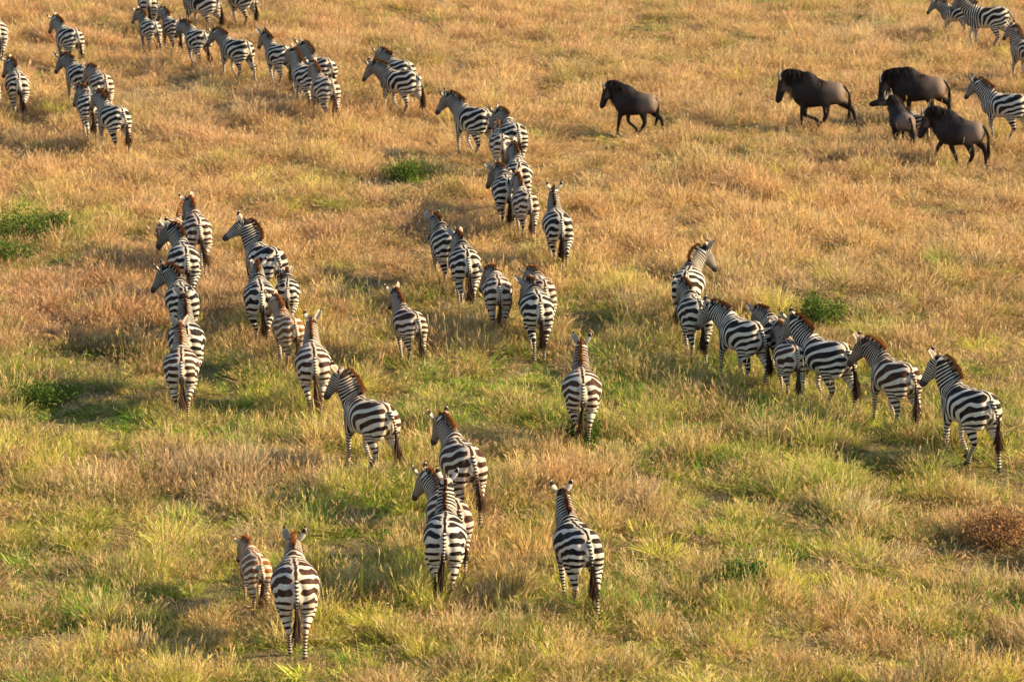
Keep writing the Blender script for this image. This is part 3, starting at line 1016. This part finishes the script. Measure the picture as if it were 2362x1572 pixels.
def grass():
    rs = np.random.RandomState(7)
    n = 150000
    Y = 44 + (124 - 44) * rs.rand(n)
    hw = Y * .152 + 4.0
    X = rs.uniform(-1, 1, n) * (124 * .152 + 4)
    keep = np.abs(X) < hw
    X, Y = X[keep], Y[keep]
    # tussocks: crowd and enlarge near clump centres
    lump = N3.fbm(X / .75, Y / .75, 2)
    big = N4.fbm(X / 3.2 + 5, Y / 3.2, 3)
    keep = rs.rand(len(X)) < np.clip(.55 + (lump - .45) * 1.6, .22, 1) * np.clip(1.1 - (Y - 44) / 170, .6, 1)
    X, Y, lump, big = X[keep], Y[keep], lump[keep], big[keep]
    px, py = unproject_pixels(X, Y)
    Wt = {}
    far = sstep(880, 430, py + 90 * (big - .5) * 4)
    # base cover
    m1, m2, m3 = N1.fbm(X / 1.7, Y / 1.7, 3), N2.fbm(X / 2.6 + 9, Y / 2.6, 3), N5.fbm(X / 1.1, Y / 1.1 + 4, 3)
    pick = lambda v, lo, hi: sstep(lo, hi, v)
    Wt['S'] = .50 + .10 * far + 1.4 * far * pick(m1, .35, .6) + .8 * pick(m3, .5, .7)
    Wt['P'] = .10 + 1.6 * far * pick(m2, .5, .7) + .3 * far
    Wt['B'] = .22 + .9 * pick(m3, .45, .28) + .2 * far
    Wt['D'] = .35 + 1.2 * pick(m2, .5, .3) * (.5 + .5 * far)
    Wt['O'] = .45 + 1.1 * pick(m1, .5, .3) + .2 * (1 - far)
    Wt['Y'] = (.42 + .95 * (1 - far) + 2.0 * (1 - far) * pick(m2, .45, .65)) + .15
    Wt['G'] = .16 + .45 * (1 - far) + 2.2 * (1 - far) * pick(m1, .52, .34) + .4 * far * pick(m1, .38, .28)
    for cx, cy, ax, ay, k, s in PATCH:
        q = ((px - cx) / ax) ** 2 + ((py - cy) / ay) ** 2
        q = q * (1 + (m3 - .5) * 2.2)
        g_ = np.exp(-q * .9) * s
        Wt[k] = Wt[k] + 9 * g_ ** 1.2
    W_ = np.stack([Wt[k] for k in ORDER], 1)
    W_ /= W_.sum(1)[:, None]
    cls = (rs.rand(len(X))[:, None] > np.cumsum(W_, 1)).sum(1).clip(0, len(ORDER) - 1)
    tints, tint2 = np.zeros((len(X), 3)), np.zeros((len(X), 3))
    for i, k in enumerate(ORDER):
        m = cls == i
        tints[m], tint2[m] = TONE[k]
    v = np.exp(rs.normal(0, .30, len(X))).clip(.45, 1.45)[:, None] * (.9 + .25 * m2[:, None])
    hue = rs.normal(0, .05, (len(X), 1)) * np.array([1, .2, -.6])
    mean1 = W_ @ np.array([TONE[k][0] for k in ORDER])
    tints = (tints * .72 + mean1 * .28) * v * (1 + hue)
    tint2 = tint2 * v
    # which mesh
    r = rs.rand(len(X))
    fam = np.select([cls == 0, cls == 1, cls == 2, cls == 3, cls == 4, cls == 5, cls == 6],
                    [np.where(r < .34 + .34 * far, 0, np.where(r < .72 + .13 * far, 6, 8)), np.where(r < .5, 0, 8), np.where(r < .4, 0, np.where(r < .7, 6, 8)),
                     np.where(r < .8, 8, 6), np.where(r < .45, 6, np.where(r < .75, 3, 0)), np.where(r < .7, 3, np.where(r < .9, 6, 0)),
                     np.where(r < .72, 3, 6)])
    fam = np.where(rs.rand(len(X)) < .035 + .05 * far, 10, fam)
    big_t = rs.rand(len(X)) < .030 * sstep(.42, .6, lump)
    fam = np.where(big_t, 12, fam)
    fam = np.where((rs.rand(len(X)) < .045) & (cls >= 4), 14, fam)
    idx = fam + np.where(fam < 6, rs.randint(0, 3, len(X)), rs.randint(0, 2, len(X)))
    hgt = (.74 + 2.1 * (lump - .42) + .9 * (big - .5) - .10 * far) * np.exp(rs.normal(0, .16, len(X)))
    hgt *= np.where(fam == 6, .95, 1.0)
    scl = np.stack([np.exp(rs.normal(0, .1, len(X))) * .95, np.exp(rs.normal(0, .1, len(X))) * .95, hgt.clip(.32, 1.9)], 1)
    wind = R(3)
    rot = np.stack([rs.normal(0, .13, len(X)), rs.normal(0, .13, len(X)) - wind, rs.uniform(0, 2 * PI, len(X))], 1)
    n = len(X)
    me = bpy.data.meshes.new('grass')
    me.vertices.add(n)
    me.vertices.foreach_set('co', np.stack([X, Y, ground_z(X, Y)], 1).astype(np.float32).ravel())
    for nm, typ, arr, fld in (('rotv', 'FLOAT_VECTOR', rot, 'vector'), ('sclv', 'FLOAT_VECTOR', scl, 'vector'), ('which', 'INT', idx, 'value')):
        a = me.attributes.new(nm, typ, 'POINT')
        a.data.foreach_set(fld, arr.astype(np.int32 if typ == 'INT' else np.float32).ravel())
    for nm, arr in (('tint', tints), ('tint2', tint2)):
        a = me.attributes.new(nm, 'FLOAT_COLOR', 'POINT')
        a.data.foreach_set('color', np.hstack([arr.clip(0, .8), np.ones((n, 1))]).astype(np.float32).ravel())
    me.materials.append(GRASS)
    o = bpy.data.objects.new('grass', me)
    COL.objects.link(o)
    tag(o, 'tall dry golden straw and short green savanna grass covering the whole plain', 'grass', kind='stuff')
    ng = bpy.data.node_groups.new('scatter', 'GeometryNodeTree')
    ng.interface.new_socket('Geometry', in_out='INPUT', socket_type='NodeSocketGeometry')
    ng.interface.new_socket('Geometry', in_out='OUTPUT', socket_type='NodeSocketGeometry')
    gi, go = ng.nodes.new('NodeGroupInput'), ng.nodes.new('NodeGroupOutput')
    jn = ng.nodes.new('GeometryNodeJoinGeometry')
    def named(nm, ty):
        q = ng.nodes.new('GeometryNodeInputNamedAttribute')
        q.data_type = ty
        q.inputs['Name'].default_value = nm
        return q.outputs['Attribute']
    rt, sc_, wh = named('rotv', 'FLOAT_VECTOR'), named('sclv', 'FLOAT_VECTOR'), named('which', 'INT')
    e2r = ng.nodes.new('FunctionNodeEulerToRotation')
    ng.links.new(rt, e2r.inputs[0])
    for i, src in enumerate(KINDS):
        oi = ng.nodes.new('GeometryNodeObjectInfo')
        oi.inputs['Object'].default_value = src
        cmp_ = ng.nodes.new('FunctionNodeCompare')
        cmp_.data_type = 'INT'
        cmp_.operation = 'EQUAL'
        ins = [s for s in cmp_.inputs if s.type == 'INT']
        ng.links.new(wh, ins[0])
        ins[1].default_value = i
        ip = ng.nodes.new('GeometryNodeInstanceOnPoints')
        ng.links.new(gi.outputs[0], ip.inputs['Points'])
        ng.links.new(cmp_.outputs[0], ip.inputs['Selection'])
        ng.links.new(oi.outputs['Geometry'], ip.inputs['Instance'])
        ng.links.new(e2r.outputs[0], ip.inputs['Rotation'])
        ng.links.new(sc_, ip.inputs['Scale'])
        ng.links.new(ip.outputs[0], jn.inputs[0])
    ng.links.new(jn.outputs[0], go.inputs[0])
    md = o.modifiers.new('scatter', 'NODES')
    md.node_group = ng
    print('grass tufts', n)
grass()

# ------------------------------------------------------------------ low bushes
def leaf_material(name, a, b):
    m, nt, out = new_mat(name)
    thin(nt, out, mixc(nt, attr(nt, 'rnd').outputs['Fac'], a, b), .35)
    return m
LEAF = {'green': leaf_material('green_bush_leaves', (.040, .085, .016), (.16, .21, .045)), 'dry': leaf_material('rusty_bush_leaves', (.20, .10, .045), (.42, .24, .10))}
STEM = plain('bush_stem_bark', (.16, .11, .06), .9, .1)

def bush(px, py, rad, h, tone, label, seed):
    rs = np.random.RandomState(seed)
    x, y = at(px, py, .1)
    root = bpy.data.objects.new('leafy_bush', None)
    COL.objects.link(root)
    root.location = (x, y, float(ground_z(x, y)) - .03)
    rad, h = rad * .85, h * 1.3
    tag(root, label, 'bush', 'low bushes in the grass')
    parts, tips = [], []
    for k in range(16):
        a, l = rs.uniform(0, 2 * PI), rs.uniform(.3, 1)
        e = np.array([math.cos(a) * rad * l, math.sin(a) * rad * l, h * (1.05 - .5 * l) * rs.uniform(.8, 1.15)])
        mid = e * .5 + np.array([0, 0, .08]) + rs.normal(0, .03, 3)
        parts.append(tube([(0, 0, 0, .012, .012), (*mid, .009, .009), (*e, .004, .004)], (0, 1, 0) if abs(math.cos(a)) > .5 else (1, 0, 0), 3, 6))
        for q in range(5):
            t = rs.uniform(.35, 1.05)
            tips.append((mid * 2 * t if t < .5 else mid + (e - mid) * (t - .5) * 2) + rs.normal(0, .05, 3))
    V, F = joinm(parts)
    build('stems', V, F, STEM, root)
    tips = np.array(tips)
    n = 2600
    P = tips[rs.randint(0, len(tips), n)] + rs.normal(0, .085, (n, 3)) * np.array([1.2, 1.2, .9])
    P[:, 2] = np.abs(P[:, 2])
    D = rs.normal(0, 1, (n, 3)) + np.array([0, 0, .5])
    D /= np.linalg.norm(D, axis=1)[:, None]
    S = np.cross(D, rs.normal(0, 1, (n, 3)))
    S /= np.linalg.norm(S, axis=1)[:, None]
    bv, bq, t_, rr = blades(P, D, S, rs.uniform(.04, .075, n), rs.uniform(.018, .034, n), rnd=rs.rand(n) ** 1.4, levels=(0, .4))
    build_blades('leaves', bv, bq, LEAF[tone], root, dict(rnd=rr))

bush(58, 556, .75, .62, 'green', 'large dark green bush at the left edge of the plain, tallest of the bush clump', 1)
bush(128, 538, .55, .45, 'green', 'smaller green bush on the right of the clump near the left edge', 2)
bush(24, 606, .60, .42, 'green', 'low spreading green bush at the bottom of the clump at the left edge', 3)
bush(940, 412, .60, .42, 'green', 'lone green bush left of the upper middle file of zebras', 4)
bush(1884, 748, .60, .48, 'green', 'bright green bush just beyond the right file of zebras', 5)
bush(2296, 1238, .75, .45, 'dry', 'rusty brown dried bush in the lower right', 6)
bush(110, 925, .65, .36, 'green', 'low dark green bush below the left file, near the left edge', 7)
bush(1700, 1340, .40, .26, 'green', 'small leafy green bush in the lower right foreground', 9)
bush(1342, 1015, .20, .40, 'green', 'thin yellow-green herb under the zebra with the curled tail', 10)

# ------------------------------------------------------------------ the herd
# px, py = where the root of the tail shows in the photograph; head = heading, degrees left of straight away; s = size
HERD = []
def zeb(label, px, py, head, s=1.0, group=None, cat='zebra', **kw):
    HERD.append(('zebra', label, cat, group, px, py, head, s, kw))
def gnu(label, px, py, head, s=1.0, group='wildebeest on the right', **kw):
    HERD.append(('gnu', label, 'wildebeest', group, px, py, head, s, kw))

G1 = 'zebras nearest the camera'
zeb('small russet-striped foal beside its mother, nearest pair at the bottom', 602, 1307, 22, .72, G1, 'zebra foal', coat='foal', yaw=.15, phase=.6, tail=.1, fat=.85)
zeb('large wide-bellied zebra beside the small russet foal at the bottom', 684, 1347, 2, 1.03, G1, yaw=-.08, phase=2.6, tail=.03, coat='brown', fat=1.12)
zeb('zebra with head in left profile, alone below the left clusters', 899, 952, 46, 1.0, G1, yaw=.75, dneck=8, phase=1.0, tail=-.15, coat='brown')
zeb('brown-striped zebra with tall orange mane, walking ahead of the overlapping pair', 1091, 1057, 27, 1.03, G1, yaw=.2, dneck=6, phase=2.3, tail=-.25, coat='brown')
zeb('zebra mostly hidden behind the zebra with its dark tail swung left', 1060, 1188, 30, .95, G1, yaw=.35, phase=.4, coat='brown')
zeb('black-striped zebra seen squarely from behind with dark tail swung left', 1025, 1239, 1, 1.0, G1, yaw=-.08, dneck=10, phase=3.5, tail=.32)
zeb('lone black-striped zebra with spread ears and upright neck near the bottom', 1358, 1253, 15, 1.0, G1, yaw=-.12, dneck=6, phase=1.6, tail=-.1)
zeb('round-bellied zebra alone on the green, tail curled left over its hocks', 1345, 892, 2, 1.0, G1, yaw=-.1, phase=2.9, tail=.2, coat='brown', fat=1.15)

G2 = 'left file of zebras'
zeb('topmost zebra of the left file, pale ears spread, tail swung right', 460, 522, 12, 1.0, G2, yaw=.25, dneck=6, phase=.5, tail=-.45, coat='brown')
zeb('young zebra mostly hidden at the far left of the left file', 372, 522, -48, .72, G2, 'zebra foal', yaw=-.2, coat='foal', phase=1.5, amp=.5)
zeb('second zebra of the left file, head lowered and turned left', 431, 592, 8, 1.0, G2, yaw=.85, dneck=-8, phase=2.0)
zeb('zebra of the left file looking left with a dark muzzle, hindquarters overlapped', 430, 690, 12, 1.0, G2, yaw=.8, phase=4.0)
zeb('zebra between two others near the end of the left file', 431, 778, -3, 1.03, G2, yaw=.1, phase=1.0, coat='black', fat=1.1)
zeb('last and lowest zebra of the left file, dark tail hanging between its legs', 418, 840, -2, .96, G2, yaw=.04, phase=2.5, fat=1.12, tail=-.05, coat='brown')
G3 = 'second file of zebras from the left'
zeb('zebra looking back left in profile at the top of the second file', 640, 592, 36, 1.03, G3, yaw=.95, dhead=20, phase=1.3)
zeb('zebra seen from behind with orange mane tip below the one looking back', 603, 680, 3, 1.0, G3, yaw=-.05, dneck=-3, phase=.2, tail=-.12)
zeb('small zebra foal half hidden between two adults of the second file', 662, 672, 5, .78, G3, 'zebra foal', yaw=.1, phase=1.4, coat='black')
zeb('young brown-striped zebra with bright orange mane in the second file', 681, 752, 20, .85, G3, yaw=.22, dneck=8, phase=2.1, coat='foal', tail=-.05)
zeb('lowest zebra of the second file, ears spread wide, long tail swung right', 726, 828, 3, 1.0, G3, yaw=-.12, dneck=8, phase=3.0, tail=-.12, fat=1.08, coat='brown')

G4 = 'middle group of zebras'
zeb('upper left zebra of the middle group, standing left of a dark-tailed neighbour', 1046, 551, 22, 1.0, G4, yaw=.1, phase=.9)
zeb('zebra of the middle group with a long brown tail hanging to the right', 1080, 600, 15, 1.0, G4, yaw=.15, phase=2.4, tail=-.06)
zeb('smaller zebra of the middle group with head down, only one ear raised', 1152, 662, 10, .92, G4, yaw=.45, dneck=-8, phase=.3, coat='brown')
zeb('zebra behind the lower right pair of the middle group', 1258, 668, 12, .92, G4, yaw=.3, phase=1.2, coat='brown')
zeb('front zebra of the lower right pair in the middle group', 1246, 707, 4, 1.0, G4, yaw=.3, phase=3.3, tail=-.1)
zeb('young zebra with a bright orange mane walking alone left of the middle group', 964, 739, 28, .85, G4, yaw=.1, dneck=8, phase=2.2, coat='brown', tail=-.05)
zeb('zebra standing alone at the upper right of the middle group, tail straight down', 1295, 513, 4, .99, G4, yaw=-.15, dneck=4, phase=1.9, tail=.06)

G5 = 'upper middle file of zebras'
zeb('zebra in left profile at the top of the upper middle file, muzzle dark', 1128, 267, 48, 1.03, G5, yaw=.5, dneck=2, phase=1.2)
zeb('zebra with bluish dark head at the right of the upper middle file', 1196, 305, 18, 1.0, G5, yaw=.55, dneck=0, phase=.2)
zeb('young zebra squeezed on the left of the upper middle file', 1160, 325, 8, .85, G5, yaw=-.2, coat='brown', phase=2.2)
zeb('broad zebra in the middle of the upper middle file', 1198, 395, 3, 1.02, G5, yaw=.35, phase=2.9)
zeb('zebra with head turned left near the bottom of the upper middle file', 1174, 428, 8, 1.0, G5, yaw=.5, phase=.7, coat='black')
zeb('young brown-striped zebra at the bottom of the upper middle file', 1222, 460, 12, .88, G5, yaw=.15, dneck=4, phase=2.0, coat='brown')

G6 = 'upper left line of zebras'
zeb('zebra in left profile with an orange mane, striding, in front of a companion', 963, 181, 58, .98, G6, yaw=.25, dneck=-4, phase=1.1, amp=.38, coat='black')
zeb('zebra standing just behind the striding orange-maned zebra', 945, 150, 42, .96, G6, yaw=.3, phase=2.0)
zeb('lowest zebra of the trio left of the striding orange-maned one', 767, 193, 24, .98, G6, yaw=.1, dneck=4, phase=.8, coat='brown')
zeb('zebra overlapped on the left of the trio in the upper line', 728, 168, 33, .96, G6, yaw=.35, phase=2.7)
zeb('zebra at the back of the trio, its head raised above the others', 762, 147, 32, .98, G6, yaw=.5, dneck=4, phase=3.6)
zeb('zebra with one pale lit ear, just left of the trio', 664, 119, 36, .96, G6, yaw=.15, dneck=6, phase=2.2)
zeb('zebra with its tail flicked out to the right in the upper line', 574, 107, 50, .96, G6, yaw=.3, dneck=-4, phase=1.2, tail=-.9, tback=-.5, amp=.4)
zeb('third zebra from the left of the upper line, tail swung right', 473, 84, 30, .92, G6, yaw=.35, dneck=-4, phase=2.4, tail=-.25)
zeb('young zebra between two others at the left of the upper line', 412, 60, 32, .85, G6, yaw=.3, phase=.9)
zeb('small zebra at the left end of the upper line, in front of a cropped one', 360, 62, 22, .82, G6, yaw=.4, phase=1.5)
zeb('zebra at the top edge seen from behind, head out of frame', 343, -4, 2, 1.0, G6, phase=2.8)
zeb('zebra cut by the top edge, only flank and legs in frame', 500, -6, 52, .98, G6, phase=1.0, yaw=.2)
zeb('zebra cut by the top edge with one brightly lit hind leg', 582, -14, 35, .96, G6, phase=2.6, tail=-.1, yaw=.2)

G7 = 'far left zebras'
zeb('uppermost zebra of the far left file, head raised high', 178, 80, 24, .96, G7, yaw=.2, dneck=12, phase=1.4, tail=-.15)
zeb('zebra with its face turned left in the middle of the far left file', 202, 165, 30, .96, G7, yaw=.4, dneck=-6, phase=.8)
zeb('zebra overlapped on the right side of the far left file', 244, 187, 24, .92, G7, yaw=.4, phase=2.1, coat='brown')
zeb('zebra half hidden by the lowest zebra of the far left file', 212, 236, 12, .96, G7, yaw=.35, phase=3.1)
zeb('lowest zebra of the far left file, tail tip kinked to the right', 284, 264, 30, 1.0, G7, yaw=.15, dneck=0, phase=1.0, tail=-.2)
zeb('zebra at the left edge with a long dark tail slanting right', 43, 186, 16, 1.0, G7, yaw=.5, phase=2.2, tail=-.35)
zeb('zebra cut by the left edge, only its lit right rump showing', -4, 66, 4, 1.0, G7, phase=.4)
zeb('zebra cut by the left edge, a sliver of haunch beside the dark-tailed one', -22, 194, 6, .98, G7, phase=1.4)

G8 = 'right file of zebras'
zeb('zebra at the top of the right file looking right, its face lit by the sun', 1578, 655, -16, 1.0, G8, yaw=-.85, dneck=16, phase=.6, tail=.35)
zeb('zebra directly below the one that looks right, neck overlapping it', 1617, 716, 16, .97, G8, yaw=.15, dneck=2, phase=2.3)
zeb('zebra with head low in left profile nudging the rump ahead in the right file', 1756, 762, 46, 1.0, G8, yaw=.45, dneck=0, phase=.7, tail=-.35)
zeb('zebra mostly hidden behind the young zebra, only head and a strip of flank showing', 1828, 765, 38, .93, G8, yaw=.05, phase=2.0)
zeb('young brown-striped zebra overlapping two larger ones in the right file', 1838, 820, 20, .86, G8, yaw=.25, phase=2.1, coat='brown')
zeb('large wide-striped zebra with white ears at the centre of the right file', 1956, 812, 52, 1.03, G8, yaw=.2, dneck=3, phase=1.1, tail=-.3, fat=1.08)
zeb('brown-striped zebra second from the right end, nose at its neighbour\'s tail', 2104, 862, 38, 1.0, G8, yaw=.55, dneck=6, phase=1.0, coat='brown')
zeb('last zebra at the right end, head in left profile, bold black stripes', 2287, 930, 38, 1.05, G8, yaw=.65, dneck=3, phase=1.25, tail=-.15)

G9 = 'zebras at the upper right'
zeb('small zebra foal with a dark muzzle in front of an adult at the top right', 2244, 27, 66, .78, G9, 'zebra foal', yaw=.25, dneck=-6, phase=1.3, coat='black')
zeb('adult zebra behind the small foal at the top right', 2326, 22, 78, 1.02, G9, phase=2.0)
zeb('zebra cut by the right edge with an orange crest, above the wildebeest', 2412, 108, 62, .95, G9, yaw=.3, dneck=-8, phase=1.0, coat='brown')
zeb('zebra at the right edge looking left past the wildebeest', 2368, 234, 64, 1.0, G9, yaw=.2, dneck=2, phase=1.9)
zeb('zebra foal squeezed between wildebeest, only its striped neck showing', 2135, 272, 40, .68, G9, 'zebra foal', yaw=.1, phase=1.9, coat='brown')

gnu('leftmost wildebeest, alone, trotting left with its tail streaming', 1512, 226, 66, 1.0, yaw=.15, phase=1.0, tail=-.5, tback=-.35, amp=.45)
gnu('wildebeest with shaggy black mane striding left, one foreleg raised', 1944, 206, 76, 1.16, yaw=.0, phase=1.35, amp=.62, tail=-.1, dhead=-4)
gnu('big dark wildebeest standing behind the two nearer wildebeest', 2176, 190, 76, 1.14, yaw=.0, phase=2.0, tail=.5, dhead=-8, fat=1.1)
gnu('small wildebeest with its muzzle raised to the left', 2099, 272, 26, .88, yaw=.7, dneck=22, dhead=52, phase=2.2)
gnu('wildebeest with a curled pale horn and its black tail hooked behind', 2266, 292, 62, 1.08, yaw=.15, dneck=-6, phase=2.6, amp=.5, tail=-.1)
gnu('wildebeest beyond the top edge, only a dark hoof in frame', 738, -48, 60, 1.0, phase=1.0)

# where the ears (or horns) of each animal show in the photograph: sets how high it carries its neck
EARS = [(558, 1240), (679, 1228), (806, 868), (1018, 945), (992, 1085), (1031, 1082), (1297, 1112), (1339, 772), (436, 448), (404, 478), (388, 508), (378, 609), (423, 664), (412, 730), (568, 503), (594, 600), (664, 624), (634, 677), (718, 716), (1000, 489), (1053, 533), (1128, 616), (1217, 622), (1211, 645), (913, 657), (1274, 422), (1032, 211), (1145, 248), (1154, 279), (1182, 322), (1142, 376), (1188, 390), (862, 144), (887, 110), (723, 134), (674, 103), (696, 86), (610, 69), (500, 68), (421, 50), (376, 17), (318, 20), None, None, None, (125, 36), (146, 125), (207, 153), (181, 200), (222, 204), (22, 131), None, None, (1624, 566), (1576, 640), (1649, 693), (1756, 706), (1793, 737), (1837, 722), (1990, 770), (2164, 808), (2148, 2), None, (2345, 60), (2252, 178), (2090, 252), (1398, 180), (1785, 158), (2026, 170), None, (2135, 243), None]

def project(x, y, z):
    c, s = math.cos(R(PITCH)), math.sin(R(PITCH))
    dz = z - CAM_H
    dep, up = y * c - dz * s, y * s + dz * c
    return 1181 + x / dep * FPX, 786 - up / dep * FPX

SHORT = {'zebra': .93, 'gnu': .93}

def stance(kind, px, py, head, s, kw, ear):
    tb = (1.17 if kind == 'zebra' else 1.05) * s
    back = (.68 if kind == 'zebra' else .56) * s * SHORT[kind]
    tx, ty = at(px, py, tb)
    gz = float(ground_z(tx, ty + back)) - .05
    tx, ty = at(px, py, tb + gz)
    def solve(dh, dn):
        h = R(head + dh) + math.atan((1181 - px) / FPX)
        return h, tx - math.sin(h) * back, ty + math.cos(h) * back
    if not ear:
        return (*solve(0, 0), kw.get('dneck', 0))
    nb, steps = ((.42, 1.10), [(.16, 38), (.175, 47), (.155, 52), (.115, 44)]) if kind == 'zebra' else ((.38, 1.08), [(.15, 44), (.14, 36), (.12, 24), (.08, 4)])
    best = None
    for dn in np.arange(-42, 23, 2.0):
        P, L, yw = neck_chain(nb, steps, kw.get('yaw', 0), (.18, .28, .28, .26), dn)
        q = P[-1] + np.array([0, 0, .17 if kind == 'zebra' else .12])
        for dh in np.arange(-12, 13, 2.0):
            h, x, y = solve(dh, dn)
            fx, fy = q[0] * s * SHORT[kind], q[1] * s
            X, Y = x - math.sin(h) * fx - math.cos(h) * fy, y + math.cos(h) * fx - math.sin(h) * fy
            u, v = project(X, Y, q[2] * s + gz)
            e = (u - ear[0]) ** 2 + (v - ear[1]) ** 2 + (dh * .8) ** 2 + (dn * .35) ** 2
            if best is None or e < best[0]:
                best = (e, h, x, y, float(dn), u - ear[0], v - ear[1], dh)
    return best[1], best[2], best[3], best[4]

def place():
    for i, (kind, label, cat, group, px, py, head, s, kw) in enumerate(HERD):
        h, x, y, dn = stance(kind, px, py, head, s, kw, EARS[i])
        kw = dict(kw, dneck=dn)
        vox = .0130 if py > 780 else (.0145 if py > 400 else .016)
        r = make_zebra(i * 7 + 3, voxel=vox, **kw) if kind == 'zebra' else make_wildebeest(i, **kw)
        r.location = (x, y, float(ground_z(x, y)) - .05)
        r.rotation_euler = (0, 0, h + PI / 2)
        r.scale = (s * SHORT[kind], s, s)
        tag(r, label, cat, group)
place()
